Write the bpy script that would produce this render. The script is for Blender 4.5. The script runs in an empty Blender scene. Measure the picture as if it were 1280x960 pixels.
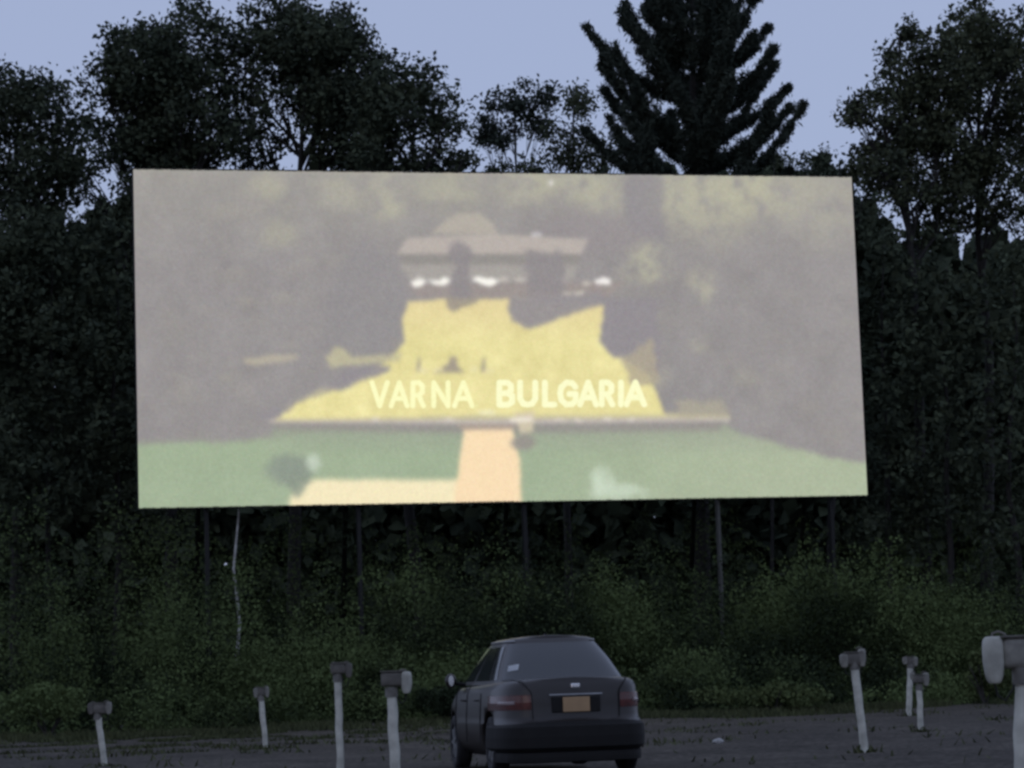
import bpy, bmesh, math, random
import numpy as np
from mathutils import Vector, Matrix

S = bpy.context.scene
COL = S.collection
PI = math.pi

# ------------------------------------------------------------------ camera
F_PX = 3200.0                      # focal length in photo pixels (1280 wide)
CAM_H = 0.95
PITCH = math.atan((858 - 480) / F_PX)
ROLL = -0.034
cam_data = bpy.data.cameras.new('camera')
cam = bpy.data.objects.new('camera', cam_data)
COL.objects.link(cam)
R3 = Matrix.Rotation(PI / 2 + PITCH, 3, 'X') @ Matrix.Rotation(ROLL, 3, 'Z')
cam.matrix_world = Matrix.Translation((0, 0, CAM_H)) @ R3.to_4x4()
cam_data.sensor_width = 36
cam_data.lens = F_PX / 1280 * 36
cam_data.clip_start = 0.1
cam_data.clip_end = 2000
S.camera = cam

# ------------------------------------------------------------------ sky, sun, exposure
world = bpy.data.worlds.new('World')
S.world = world
world.use_nodes = True
wn = world.node_tree
bg = wn.nodes['Background']
sky = wn.nodes.new('ShaderNodeTexSky')
sky.sky_type = 'NISHITA'
sky.sun_disc = False
SUN_EL = 2.0
sky.sun_elevation = math.radians(SUN_EL)
sky.sun_rotation = math.radians(200)
sky.air_density = 1.0
sky.dust_density = 0.4
sky.ozone_density = 2.5
tint = wn.nodes.new('ShaderNodeMix')
tint.data_type = 'RGBA'
tint.blend_type = 'MIX'
tint.inputs[0].default_value = 0.8
tint.inputs[7].default_value = (3.62, 4.25, 6.25, 1)
wn.links.new(sky.outputs[0], tint.inputs[6])
wn.links.new(tint.outputs[2], bg.inputs[0])
bg.inputs[1].default_value = 0.12
sun_d = bpy.data.lights.new('sun', 'SUN')
sun_d.energy = 0.04
sun_d.angle = math.radians(30)
sun_d.color = (1, 0.86, 0.8)
sun = bpy.data.objects.new('sun', sun_d)
COL.objects.link(sun)
_a = math.radians(200)
_sd = Vector((math.sin(_a) * math.cos(math.radians(12)), math.cos(_a) * math.cos(math.radians(12)), math.sin(math.radians(12))))
sun.rotation_euler = _sd.to_track_quat('Z', 'Y').to_euler()
S.view_settings.view_transform = 'Standard'
S.view_settings.look = 'None'
S.view_settings.exposure = 0.0
S.view_settings.gamma = 1
S.render.engine = 'CYCLES'
S.cycles.filter_width = 2.9
S.cycles.max_bounces = 5
S.cycles.diffuse_bounces = 2
S.cycles.glossy_bounces = 2
S.cycles.use_denoising = True


# ------------------------------------------------------------------ helpers
def ray(px, py):
    return R3 @ Vector(((px - 640) / F_PX, -(py - 480) / F_PX, -1))


def at(px, py, d):
    """world point that the photo shows at (px, py) when it stands d metres ahead"""
    r = ray(px, py)
    return Vector((0, 0, CAM_H)) + r * (d / r.y)


def tag(o, label=None, cat=None, group=None, kind=None):
    if label: o['label'] = label
    if cat: o['category'] = cat
    if group: o['group'] = group
    if kind: o['kind'] = kind
    return o


def empty(name, loc, rz=0.0):
    o = bpy.data.objects.new(name, None)
    o.empty_display_size = 0.2
    o.location = loc
    o.rotation_euler = (0, 0, rz)
    COL.objects.link(o)
    return o


def np_mesh(name, V, Fc, mat, parent=None, smooth=False, k=4):
    """V (n,3), Fc (m,k) -> object"""
    V = np.asarray(V, dtype=np.float32)
    Fc = np.asarray(Fc, dtype=np.int32)
    me = bpy.data.meshes.new(name)
    me.vertices.add(len(V))
    me.vertices.foreach_set('co', V.ravel())
    me.loops.add(Fc.size)
    me.loops.foreach_set('vertex_index', Fc.ravel())
    me.polygons.add(len(Fc))
    me.polygons.foreach_set('loop_start', np.arange(len(Fc), dtype=np.int32) * Fc.shape[1])
    me.polygons.foreach_set('loop_total', np.full(len(Fc), Fc.shape[1], dtype=np.int32))
    if smooth:
        me.polygons.foreach_set('use_smooth', np.ones(len(Fc), dtype=bool))
    me.update(calc_edges=True)
    if mat: me.materials.append(mat)
    o = bpy.data.objects.new(name, me)
    COL.objects.link(o)
    if parent: o.parent = parent
    return o


def bm_obj(name, bm, mat, parent=None, smooth=False, bevel=0.0, subsurf=0):
    bmesh.ops.recalc_face_normals(bm, faces=bm.faces)
    me = bpy.data.meshes.new(name)
    bm.to_mesh(me)
    bm.free()
    if smooth:
        for p in me.polygons: p.use_smooth = True
    me.materials.append(mat)
    o = bpy.data.objects.new(name, me)
    COL.objects.link(o)
    if parent: o.parent = parent
    if bevel:
        m = o.modifiers.new('bevel', 'BEVEL'); m.width = bevel; m.segments = 3
        m.limit_method = 'ANGLE'
    if subsurf:
        m = o.modifiers.new('sub', 'SUBSURF'); m.levels = subsurf; m.render_levels = subsurf
    return o


def box_bm(bm, c, s, rot=None):
    M = Matrix.Translation(c)
    if rot is not None: M = M @ rot.to_4x4()
    M = M @ Matrix.Diagonal((s[0], s[1], s[2], 1))
    bmesh.ops.create_cube(bm, size=1.0, matrix=M)


def tube_arrays(pts, rad, n=8, cap=True):
    pts = [Vector(p) for p in pts]
    V = []; Fc = []
    prev = None
    for i, p in enumerate(pts):
        t = (pts[min(i + 1, len(pts) - 1)] - pts[max(i - 1, 0)]).normalized()
        a = t.orthogonal().normalized() if prev is None else (prev - t * prev.dot(t)).normalized()
        prev = a
        b = t.cross(a)
        for k in range(n):
            an = 2 * PI * k / n
            V.append(p + (a * math.cos(an) + b * math.sin(an)) * rad[i])
    for i in range(len(pts) - 1):
        for k in range(n):
            k2 = (k + 1) % n
            Fc.append((i * n + k, i * n + k2, (i + 1) * n + k2, (i + 1) * n + k))
    return [tuple(v) for v in V], Fc


def tubes(name, specs, mat, parent=None, n=8, smooth=True):
    V = []; Fc = []
    for pts, rad in specs:
        v, f = tube_arrays(pts, rad, n)
        o = len(V)
        V += v
        Fc += [tuple(i + o for i in q) for q in f]
        # end caps as fans of quads would need n-gons; close with a tip vertex pair
        for base, s in ((o, 1), (o + (len(pts) - 1) * n, -1)):
            for k in range(0, n - 2, 2):
                Fc.append((base, base + k + 1, base + k + 2, base + (k + 3) % n) if True else None)
    return np_mesh(name, V, Fc, mat, parent, smooth)


# ------------------------------------------------------------------ materials
def mat_basic(name, col, rough=0.7, metal=0.0, var=0.0, scale=8.0, bump=0.0, col2=None, spec=0.5, coat=0.0):
    m = bpy.data.materials.new(name)
    m.use_nodes = True
    nt = m.node_tree
    b = nt.nodes['Principled BSDF']
    b.inputs['Roughness'].default_value = rough
    b.inputs['Metallic'].default_value = metal
    b.inputs['Specular IOR Level'].default_value = spec
    b.inputs['Coat Weight'].default_value = coat
    c2 = col2 or tuple(max(0, c * (1 - var)) for c in col)
    tc = nt.nodes.new('ShaderNodeTexCoord')
    nz = nt.nodes.new('ShaderNodeTexNoise')
    nz.inputs['Scale'].default_value = scale
    nz.inputs['Detail'].default_value = 6
    nt.links.new(tc.outputs['Object'], nz.inputs['Vector'])
    rmp = nt.nodes.new('ShaderNodeValToRGB')
    rmp.color_ramp.elements[0].position = 0.35
    rmp.color_ramp.elements[1].position = 0.65
    rmp.color_ramp.elements[0].color = (*c2, 1)
    rmp.color_ramp.elements[1].color = (*col, 1)
    nt.links.new(nz.outputs['Fac'], rmp.inputs[0])
    nt.links.new(rmp.outputs[0], b.inputs['Base Color'])
    if bump:
        bp = nt.nodes.new('ShaderNodeBump')
        bp.inputs['Strength'].default_value = bump
        bp.inputs['Distance'].default_value = 0.02
        nt.links.new(nz.outputs['Fac'], bp.inputs['Height'])
        nt.links.new(bp.outputs[0], b.inputs['Normal'])
    return m


def mat_leaf(name, a, b_, scale=0.6, rnd=0.45):
    m = bpy.data.materials.new(name)
    m.use_nodes = True
    nt = m.node_tree
    b = nt.nodes['Principled BSDF']
    b.inputs['Roughness'].default_value = 0.9
    b.inputs['Specular IOR Level'].default_value = 0.1
    geo = nt.nodes.new('ShaderNodeNewGeometry')
    nz = nt.nodes.new('ShaderNodeTexNoise')
    nz.inputs['Scale'].default_value = scale
    nt.links.new(geo.outputs['Position'], nz.inputs['Vector'])
    add = nt.nodes.new('ShaderNodeMath'); add.operation = 'MULTIPLY_ADD'
    add.inputs[1].default_value = rnd
    nt.links.new(geo.outputs['Random Per Island'], add.inputs[0])
    nt.links.new(nz.outputs['Fac'], add.inputs[2])
    rmp = nt.nodes.new('ShaderNodeValToRGB')
    rmp.color_ramp.elements[0].position = 0.45
    rmp.color_ramp.elements[1].position = 0.5 + rnd
    rmp.color_ramp.elements[0].color = (*a, 1)
    rmp.color_ramp.elements[1].color = (*b_, 1)
    nt.links.new(add.outputs[0], rmp.inputs[0])
    nt.links.new(rmp.outputs[0], b.inputs['Base Color'])
    return m


M = {}
M['oak'] = mat_leaf('oak_leaves', (0.040, 0.052, 0.036), (0.072, 0.088, 0.052))
M['pine'] = mat_leaf('pine_needles', (0.034, 0.045, 0.036), (0.055, 0.068, 0.050))
M['maple'] = mat_leaf('maple_leaves', (0.044, 0.055, 0.036), (0.085, 0.098, 0.054))
M['brush'] = mat_leaf('brush_leaves', (0.022, 0.032, 0.016), (0.095, 0.130, 0.050), 0.28, .10)
M['bush'] = mat_leaf('bush_leaves', (0.055, 0.075, 0.03), (0.10, 0.125, 0.05), 1.5)
M['grass'] = mat_leaf('grass_blades', (0.04, 0.048, 0.024), (0.085, 0.095, 0.045), 1.2)
M['bark'] = mat_basic('bark', (0.035, 0.032, 0.028), 0.9, var=0.4, scale=6, bump=0.6)
M['birch'] = mat_basic('birch_bark', (0.62, 0.62, 0.58), 0.8, scale=3.5, bump=0.2, col2=(0.22, 0.21, 0.2))
M['white'] = mat_basic('chipped_white_paint', (0.60, 0.60, 0.52), 0.65, scale=7, bump=0.25, col2=(0.38, 0.38, 0.33))
M['boxgrey'] = mat_basic('weathered_grey_metal', (0.15, 0.14, 0.12), 0.65, scale=9, bump=0.2, col2=(0.08, 0.075, 0.065))
M['speaker'] = mat_basic('pale_cast_metal', (0.30, 0.295, 0.255), 0.6, scale=9, bump=0.15, col2=(0.16, 0.155, 0.135))
M['speaker_pale'] = mat_basic('pale_painted_casting', (0.46, 0.46, 0.40), 0.6, scale=9, bump=0.15, col2=(0.30, 0.30, 0.26))
M['grille'] = mat_basic('speaker_grille', (0.12, 0.12, 0.12), 0.6, var=0.3)
M['rubber'] = mat_basic('black_rubber', (0.02, 0.02, 0.022), 0.8, var=0.3, scale=20)
M['steel'] = mat_basic('galvanised_steel', (0.10, 0.10, 0.09), 0.6, 0.2, var=0.35, scale=3)
M['darksteel'] = mat_basic('shade_dark_steel', (0.010, 0.010, 0.009), 0.6, 0.2, var=0.3, scale=3)  # shade under the screen put into the steel colour, so posts sink away
M['backing'] = mat_basic('corrugated_backing', (0.16, 0.16, 0.16), 0.6, 0.3, var=0.3, scale=1.2)
M['paint'] = mat_basic('dark_blue_grey_car_paint', (0.020, 0.016, 0.014), 0.36, 0.0, var=0.2, scale=2, coat=0.12, spec=.45)
M['plastic'] = mat_basic('dark_trim_plastic', (0.012, 0.012, 0.012), 0.7, var=0.2, spec=.25)
M['glass'] = mat_basic('dark_car_glass', (0.012, 0.016, 0.018), 0.12, 0.0, var=0.1, spec=.85)
M['lamp_red'] = mat_basic('red_lamp_lens', (0.10, 0.022, 0.018), 0.25, var=0.5, scale=14, coat=0.5)
M['lamp_clear'] = mat_basic('clear_lamp_lens', (0.30, 0.24, 0.24), 0.2, var=0.2, coat=0.5)
M['plate'] = mat_basic('golden_plate', (0.40, 0.26, 0.135), 0.45, var=0.12, scale=10)
M['chrome'] = mat_basic('chrome', (0.7, 0.7, 0.7), 0.15, 1.0, var=0.05)
M['rim'] = mat_basic('wheel_rim', (0.35, 0.36, 0.37), 0.35, 0.7, var=0.2)
M['sticker'] = mat_basic('white_sticker', (0.75, 0.78, 0.80), 0.5, var=0.1)
M['stone'] = mat_basic('pale_stone', (0.42, 0.42, 0.41), 0.8, var=0.3, scale=20, bump=0.4)


# gravel
def mat_gravel():
    m = bpy.data.materials.new('gravel_lot')
    m.use_nodes = True
    nt = m.node_tree
    b = nt.nodes['Principled BSDF']
    b.inputs['Roughness'].default_value = 0.92
    b.inputs['Specular IOR Level'].default_value = 0.2
    geo = nt.nodes.new('ShaderNodeNewGeometry')

    def noise(sc, det=5):
        n = nt.nodes.new('ShaderNodeTexNoise')
        n.inputs['Scale'].default_value = sc
        n.inputs['Detail'].default_value = det
        nt.links.new(geo.outputs['Position'], n.inputs['Vector'])
        return n
    n1, n2, n3 = noise(0.35, 6), noise(14, 3), noise(2.2, 5)
    r1 = nt.nodes.new('ShaderNodeValToRGB')
    r1.color_ramp.elements[0].position = 0.3
    r1.color_ramp.elements[1].position = 0.7
    r1.color_ramp.elements[0].color = (0.040, 0.035, 0.030, 1)
    r1.color_ramp.elements[1].color = (0.082, 0.072, 0.061, 1)
    nt.links.new(n1.outputs['Fac'], r1.inputs[0])
    r2 = nt.nodes.new('ShaderNodeValToRGB')
    r2.color_ramp.elements[0].position = 0.4
    r2.color_ramp.elements[1].position = 0.62
    r2.color_ramp.elements[0].color = (0.35, 0.35, 0.35, 1)
    r2.color_ramp.elements[1].color = (1.6, 1.6, 1.6, 1)
    nt.links.new(n2.outputs['Fac'], r2.inputs[0])
    mx = nt.nodes.new('ShaderNodeMix'); mx.data_type = 'RGBA'; mx.blend_type = 'MULTIPLY'
    mx.inputs[0].default_value = 1
    nt.links.new(r1.outputs[0], mx.inputs[6])
    nt.links.new(r2.outputs[0], mx.inputs[7])
    r3 = nt.nodes.new('ShaderNodeValToRGB')
    r3.color_ramp.elements[0].position = 0.35
    r3.color_ramp.elements[1].position = 0.7
    r3.color_ramp.elements[0].color = (0.62, 0.62, 0.60, 1)
    r3.color_ramp.elements[1].color = (1.3, 1.3, 1.3, 1)
    nt.links.new(n3.outputs['Fac'], r3.inputs[0])
    mx2 = nt.nodes.new('ShaderNodeMix'); mx2.data_type = 'RGBA'; mx2.blend_type = 'MULTIPLY'
    mx2.inputs[0].default_value = 1
    nt.links.new(mx.outputs[2], mx2.inputs[6])
    nt.links.new(r3.outputs[0], mx2.inputs[7])
    nt.links.new(mx2.outputs[2], b.inputs['Base Color'])
    bp = nt.nodes.new('ShaderNodeBump')
    bp.inputs['Strength'].default_value = 0.7
    bp.inputs['Distance'].default_value = 0.03
    nt.links.new(n2.outputs['Fac'], bp.inputs['Height'])
    nt.links.new(bp.outputs[0], b.inputs['Normal'])
    return m


M['gravel'] = mat_gravel()


# ------------------------------------------------------------------ smooth noise in numpy
class Noise3:
    def __init__(self, seed, scale):
        r = np.random.RandomState(seed)
        self.t = r.rand(32, 32, 32).astype(np.float32)
        self.s = scale

    def __call__(self, P):
        q = P / self.s
        i = np.floor(q).astype(int)
        f = q - i
        f = f * f * (3 - 2 * f)
        out = 0
        for dx in (0, 1):
            wx = f[:, 0] if dx else 1 - f[:, 0]
            for dy in (0, 1):
                wy = f[:, 1] if dy else 1 - f[:, 1]
                for dz in (0, 1):
                    wz = f[:, 2] if dz else 1 - f[:, 2]
                    out = out + wx * wy * wz * self.t[(i[:, 0] + dx) % 32, (i[:, 1] + dy) % 32, (i[:, 2] + dz) % 32]
        return out


def ground_z(x, y):
    """almost flat lot with very low parking ramps, rising a touch under the woods"""
    z = 0.03 * np.sin(x * 0.35 + y * 0.12) * np.clip((y - 5) / 20, 0, 1)
    z = z + 0.02 * np.sin(x * 1.1 - y * 0.7)
    return z


# ------------------------------------------------------------------ ground
xs = np.concatenate([np.linspace(-900, -60, 12), np.linspace(-55, 55, 221), np.linspace(60, 900, 12)])
ys = np.concatenate([np.linspace(-300, -5, 8), np.linspace(0, 110, 221), np.linspace(120, 1500, 14)])
X, Y = np.meshgrid(xs, ys)
Z = ground_z(X, Y)
Z = Z * (np.abs(X) < 58) * (Y > -1) * (Y < 112)
V = np.stack([X.ravel(), Y.ravel(), Z.ravel()], 1)
nx, ny = len(xs), len(ys)
ii = (np.arange(ny - 1)[:, None] * nx + np.arange(nx - 1)[None]).ravel()
Fq = np.stack([ii, ii + 1, ii + nx + 1, ii + nx], 1)
tag(np_mesh('ground', V, Fq, M['gravel'], smooth=True), 'dark grey gravel lot of the drive-in', 'ground', kind='structure')


# ------------------------------------------------------------------ foliage generators
def leaves(centers, size, seed, aspect=0.6, up=0.0):
    """one four-cornered leaf at each centre, random attitude"""
    r = np.random.RandomState(seed)
    n = len(centers)
    a = r.normal(size=(n, 3)); a[:, 2] += up
    a /= np.linalg.norm(a, axis=1)[:, None]
    b = r.normal(size=(n, 3))
    b -= (a * b).sum(1)[:, None] * a
    b /= np.linalg.norm(b, axis=1)[:, None]
    s = (size * r.uniform(0.6, 1.35, n))[:, None]
    L = a * s; W = b * s * aspect
    c = np.cross(a, b) * s * 0.12
    P = np.stack([centers - L * .5, centers + W * .5 + c, centers + L * .5, centers - W * .5 + c], 1)
    Fc = np.arange(n * 4).reshape(n, 4)
    return P.reshape(-1, 3), Fc


def in_ellipsoid(c, r, n, rs, shell=0.0):
    d = rs.normal(size=(n, 3))
    d /= np.linalg.norm(d, axis=1)[:, None]
    u = rs.uniform(shell ** 3, 1, n) ** (1 / 3)
    return np.array(c) + d * u[:, None] * np.array(r)


def tree(name, label, cat, base, D, lobes, seed, mat, dens=1.1, per=22, leaf=0.21, spread=0.27,
         thr=0.46, nscale=1.6, trunk_r=0.28, group=None, bark='bark', depth=1.0, limbs=True, lean=(0, 0)):
    """lobes: (px, py, rx, ry[, dy]) in photo pixels at distance D -> ellipsoids with real depth"""
    rs = np.random.RandomState(seed)
    ppm = F_PX / D
    L = []
    for lb in lobes:
        c = at(lb[0], lb[1], D)
        rx, rz = lb[2] / ppm, lb[3] / ppm
        dy = lb[4] if len(lb) > 4 else rs.uniform(-1.2, 1.2)
        L.append((np.array([c.x, c.y + dy, c.z]), np.array([rx, (rx + rz) * .5 * depth * 1.9, rz])))
    b0 = at(base, 800, D)
    bx, by = b0.x, D
    root = empty(name, (bx, by, 0))
    tag(root, label, cat, group)
    n1, n2 = Noise3(seed + 5, nscale), Noise3(seed + 9, 0.7)
    pts = []
    for c, r in L:
        vol = 4.19 * r[0] * r[1] * r[2]
        n = max(20, int(vol * dens * 2.3))
        p = in_ellipsoid(c, r, n, rs)
        e = (((p - c) / r) ** 2).sum(1)
        v = 0.62 * n1(p + 300) + 0.38 * n2(p + 300)
        p = p[v > thr + 0.22 * np.clip(e - 0.6, 0, 1)]
        pts.append(p)
    tw = np.concatenate(pts)
    lc = np.repeat(tw, per, 0) + rs.normal(size=(len(tw) * per, 3)) * spread * np.array([1, 1, 0.7])
    V, Fc = leaves(lc - np.array([bx, by, 0]), leaf, seed + 1)
    np_mesh('crown', V, Fc, mat, root)
    # trunk and limbs
    zt = max(c[2] for c, r in L)
    xt = np.mean([c[0] for c, r in L if c[2] > zt - 6])
    top = Vector((xt - bx, 0, zt))
    spec = []
    tp = []
    for k in range(7):
        t = k / 6
        tp.append(Vector((top.x * t ** 1.4 + rs.normal() * 0.12 * (0 < k < 6), rs.normal() * 0.12 * (0 < k < 6), top.z * t - 0.1)))
    spec.append((tp, [trunk_r * (1 - 0.85 * k / 6) for k in range(7)]))
    if limbs:
        for c, r in L:
            if c[2] > zt - 1: continue
            t0 = max(0.12, min(0.9, (c[2] - 2.5 * abs(c[0] - bx) * 0.35 - 1.5) / zt))
            i = min(5, int(t0 * 6)); fr = t0 * 6 - i
            s = tp[i].lerp(tp[i + 1], fr)
            e = Vector((c[0] - bx, c[1] - by, c[2] + r[2] * 0.4))
            m_ = s.lerp(e, 0.5) + Vector((rs.normal() * .2, rs.normal() * .2, -0.3))
            rr = trunk_r * 0.42 * (1 - 0.5 * t0)
            spec.append(([s, m_, e], [rr, rr * 0.6, rr * 0.15]))
            for q in range(4):
                d = rs.normal(size=3); d /= np.linalg.norm(d)
                e2 = Vector((c[0] - bx + d[0] * r[0] * .8, c[1] - by + d[1] * r[1] * .8, c[2] + abs(d[2]) * r[2] * .8))
                spec.append(([m_, m_.lerp(e2, .5) + Vector((0, 0, .15)), e2], [rr * .45, rr * .3, 0.012]))
    tubes('trunk', spec, M[bark], root, n=6)
    return root


TREES = 'trees standing behind the screen'
SIDE = 'dark trees crowding beside the screen'

# left side
tree('shade_tree', 'rounded dark tree cut by the left picture edge, lower than the tall oak', 'tree', 20, 93,
     [(18, 142, 52, 50), (58, 140, 40, 42), (-30, 170, 50, 60), (20, 215, 75, 50), (85, 185, 32, 42), (-20, 270, 70, 60), (30, 330, 70, 60), (-10, 400, 80, 70)],
     11, M['oak'], thr=0.34, per=26, dens=2.0, group=TREES)
tree('oak_tree', 'tall spreading oak with sky gaps above the left corner of the screen', 'tree', 215, 97,
     [(237, 28, 38, 32), (205, 62, 40, 34), (160, 72, 30, 28), (148, 52, 12, 20), (125, 112, 26, 24), (165, 115, 40, 32), (205, 120, 40, 40),
      (240, 155, 52, 36), (180, 175, 46, 36), (120, 160, 22, 22), (140, 205, 30, 16), (215, 200, 56, 22), (268, 50, 24, 36), (190, 90, 60, 60), (230, 100, 50, 50), (200, 170, 80, 40), (280, 110, 20, 24), (285, 175, 30, 30), (105, 235, 40, 30), (160, 245, 30, 35), (140, 290, 50, 30)],
     23, M['oak'], thr=0.40, per=26, dens=2.3, nscale=0.9, leaf=.22, trunk_r=0.33, group=TREES)
tree('oak_tree', 'tallest broad oak crown above the VARNA lettering, right of the spreading oak', 'tree', 372, 98,
     [(310, 42, 34, 40), (345, 24, 36, 30), (380, 60, 60, 44), (430, 95, 54, 60), (320, 118, 16, 16), (330, 165, 30, 20), (395, 150, 26, 50), (452, 165, 40, 50), (385, 36, 36, 34), (425, 38, 36, 32), (455, 62, 26, 30), (300, 92, 26, 20), (350, 85, 34, 26),
      (400, 92, 44, 34), (300, 150, 34, 26), (345, 140, 30, 26), (420, 130, 50, 36), (310, 195, 40, 16), (430, 182, 50, 30), (475, 100, 18, 30)],
     37, M['oak'], thr=0.40, per=26, dens=2.3, nscale=0.9, leaf=.22, trunk_r=0.33, group=TREES)
tree('oak_tree', 'lower dense oak stepping down to the right from the tallest oak crown', 'tree', 515, 94,
     [(495, 112, 34, 34), (525, 112, 26, 28), (548, 130, 30, 34), (500, 150, 48, 36), (560, 160, 26, 24), (465, 160, 36, 36), (470, 200, 46, 22),
      (545, 192, 42, 26), (500, 215, 80, 20), (578, 205, 14, 14)],
     41, M['oak'], thr=0.34, per=28, dens=2.2, group=TREES)
# middle
tree('pine_tree', 'small sparse pine with a bare thin trunk, alone in the gap above the screen', 'tree', 658, 106,
     [(636, 112, 16, 18), (655, 108, 12, 12), (620, 128, 14, 14), (650, 134, 22, 14), (612, 156, 16, 12), (636, 165, 24, 13), (604, 168, 10, 8),
      (622, 183, 18, 9), (668, 150, 20, 14), (686, 114, 8, 12), (682, 134, 12, 9), (676, 168, 14, 8), (642, 146, 15, 12)],
     53, M['pine'], thr=0.42, per=18, dens=2.6, leaf=0.19, spread=0.2, nscale=0.9, trunk_r=0.14, group=TREES, limbs=True)
tree('shade_tree', 'low bushy tree filling the gap between the small sparse pine and the great pine', 'tree', 712, 101,
     [(724, 118, 12, 15), (722, 146, 22, 20), (728, 184, 40, 28), (700, 172, 34, 24), (745, 165, 30, 26), (690, 200, 46, 20), (745, 200, 46, 24), (775, 185, 30, 30), (640, 212, 34, 10)],
     59, M['maple'], thr=0.40, per=24, dens=1.5, leaf=0.18, trunk_r=0.2, group=TREES)


# great white pine with upswept plumes
def pine(base, D, seed):
    rs = np.random.RandomState(seed)
    ppm = F_PX / D
    b0 = at(base, 800, D)
    c_mid = at(873, 120, D)
    bx = b0.x
    root = empty('pine_tree', (bx, D, 0))
    tag(root, 'tallest tree, a great white pine with upswept ragged branches, its tip above the picture', 'tree', TREES)
    topz = at(866, -120, D).z
    topx = c_mid.x - bx
    tp = [Vector((topx * (k / 9), 0, topz * k / 9 - .1)) for k in range(10)]
    spec = [(tp, [0.42 * (1 - 0.93 * k / 9) for k in range(10)])]
    pts = []
    z = at(866, 225, D).z - 4.5
    zlow = z
    az = 0.3
    while z < topz - 0.8:
        t = (z - zlow) / (topz - zlow)
        reach = 4.55 * min(1, 0.25 + (1 - t) * 1.5)
        nb = 6
        az += 0.9 + rs.uniform(0, .6)
        for k in range(nb):
            ph = az + 2 * PI * k / nb + rs.normal() * 0.25
            rch = reach * rs.uniform(0.66, 1.06)
            rise = rs.uniform(0.48, 0.88) * (1.0 + .35 * t)
            d = Vector((math.cos(ph), math.sin(ph), 0))
            s = Vector((topx * z / topz, 0, z - 1.6 + rs.normal() * .35))
            bp = []
            wob = rs.normal() * .25
            sd_ = Vector((-d.y, d.x, 0))
            for q in range(7):
                u = q / 6
                bp.append(s + d * (rch * u) + sd_ * wob * math.sin(u * 3) + Vector((0, 0, rch * rise * (0.35 * u + 0.65 * u ** 2.2))))
            spec.append((bp, [0.08 * (1 - .85 * q / 6) for q in range(7)]))
            # side shoots that carry the needle plumes
            n = int(19 * rch)
            for _ in range(n):
                u = rs.uniform(0.18, 1.0)
                i = min(5, int(u * 6)); fr = u * 6 - i
                p = bp[i].lerp(bp[i + 1], fr)
                w = 1.0 * (1 - u) ** .75 + .03
                sgn = 1 if rs.uniform() < .5 else -1
                dr = (sd_ * sgn * rs.uniform(.3, 1) + d * rs.uniform(.3, .9) + Vector((0, 0, rs.uniform(.2, .9)))).normalized()
                ln = w * rs.uniform(.6, 1.25)
                for j in range(7):
                    pp = p + dr * (ln * j / 6)
                    pts.append((pp.x, pp.y, pp.z))
        z += rs.uniform(0.85, 1.1)
    tw = np.array(pts)
    n = len(tw)
    per = 7
    lc = np.repeat(tw, per, 0) + rs.normal(size=(n * per, 3)) * 0.08
    V, Fc = leaves(lc, 0.26, seed, aspect=0.2, up=0.8)
    np_mesh('crown', V, Fc, M['pine'], root)
    tubes('trunk', spec, M['bark'], root, n=6)


pine(876, 94, 61)
# right
tree('shade_tree', 'faint low treetop showing just right of the great pine above the screen edge', 'tree', 965, 112,
     [(962, 202, 24, 12), (978, 192, 12, 8), (930, 205, 30, 14), (1000, 208, 20, 9)], 67, M['maple'], thr=0.45, leaf=0.17, per=14, dens=1.6, trunk_r=0.12, group=TREES)
tree('shade_tree', 'low dark treetop over the upper right corner of the screen', 'tree', 1040, 104,
     [(1018, 204, 17, 12), (1050, 206, 22, 12), (1075, 215, 24, 18), (1080, 250, 24, 36), (1030, 230, 40, 18)], 71, M['oak'], thr=0.34, per=24, dens=1.9, trunk_r=0.2, group=TREES)
tree('maple_tree', 'ragged tree with small leaning leaf clumps by the upper right screen corner', 'tree', 1165, 93,
     [(1112, 70, 17, 17), (1140, 40, 16, 16), (1120, 98, 30, 22), (1155, 78, 32, 28), (1070, 132, 12, 14), (1066, 152, 16, 12), (1100, 145, 32, 24), (1145, 125, 36, 32), (1150, 160, 50, 44), (1130, 100, 34, 34), (1185, 110, 42, 60), (1175, 180, 44, 40), (1100, 215, 44, 24), (1180, 240, 60, 30), (1110, 120, 30, 26),
      (1090, 185, 24, 16), (1140, 175, 40, 20), (1120, 215, 40, 12), (1165, 215, 36, 20), (1130, 248, 42, 12), (1160, 282, 56, 18), (1180, 60, 14, 22)],
     73, M['maple'], thr=0.385, per=22, dens=3.0, leaf=0.2, spread=0.22, nscale=0.8, group=TREES)
tree('maple_tree', 'tall gappy tree at the right with its crown top touching the upper edge', 'tree', 1240, 96,
     [(1215, 20, 26, 26), (1232, 55, 42, 40), (1245, 100, 50, 44), (1240, 215, 50, 30), (1275, 60, 34, 34), (1200, 200, 40, 28), (1270, 150, 40, 40), (1205, 100, 30, 20), (1250, 95, 36, 26), (1200, 145, 28, 18), (1255, 150, 34, 18), (1230, 180, 26, 26), (1262, 195, 34, 18),
      (1215, 225, 44, 16), (1255, 240, 44, 14), (1235, 275, 60, 20), (1215, 60, 20, 34)],
     79, M['maple'], thr=0.38, per=22, dens=3.0, leaf=0.2, spread=0.22, nscale=0.8, group=TREES)
tree('maple_tree', 'dark tree running off the right picture edge beside the gappy tall tree', 'tree', 1325, 92,
     [(1292, 30, 24, 26), (1300, 80, 34, 36), (1285, 120, 24, 18), (1300, 160, 34, 22), (1290, 215, 30, 16), (1310, 250, 40, 30), (1330, 300, 60, 50), (1310, 370, 60, 50)],
     83, M['maple'], thr=0.38, per=22, dens=2.4, leaf=0.2, group=TREES)
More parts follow.
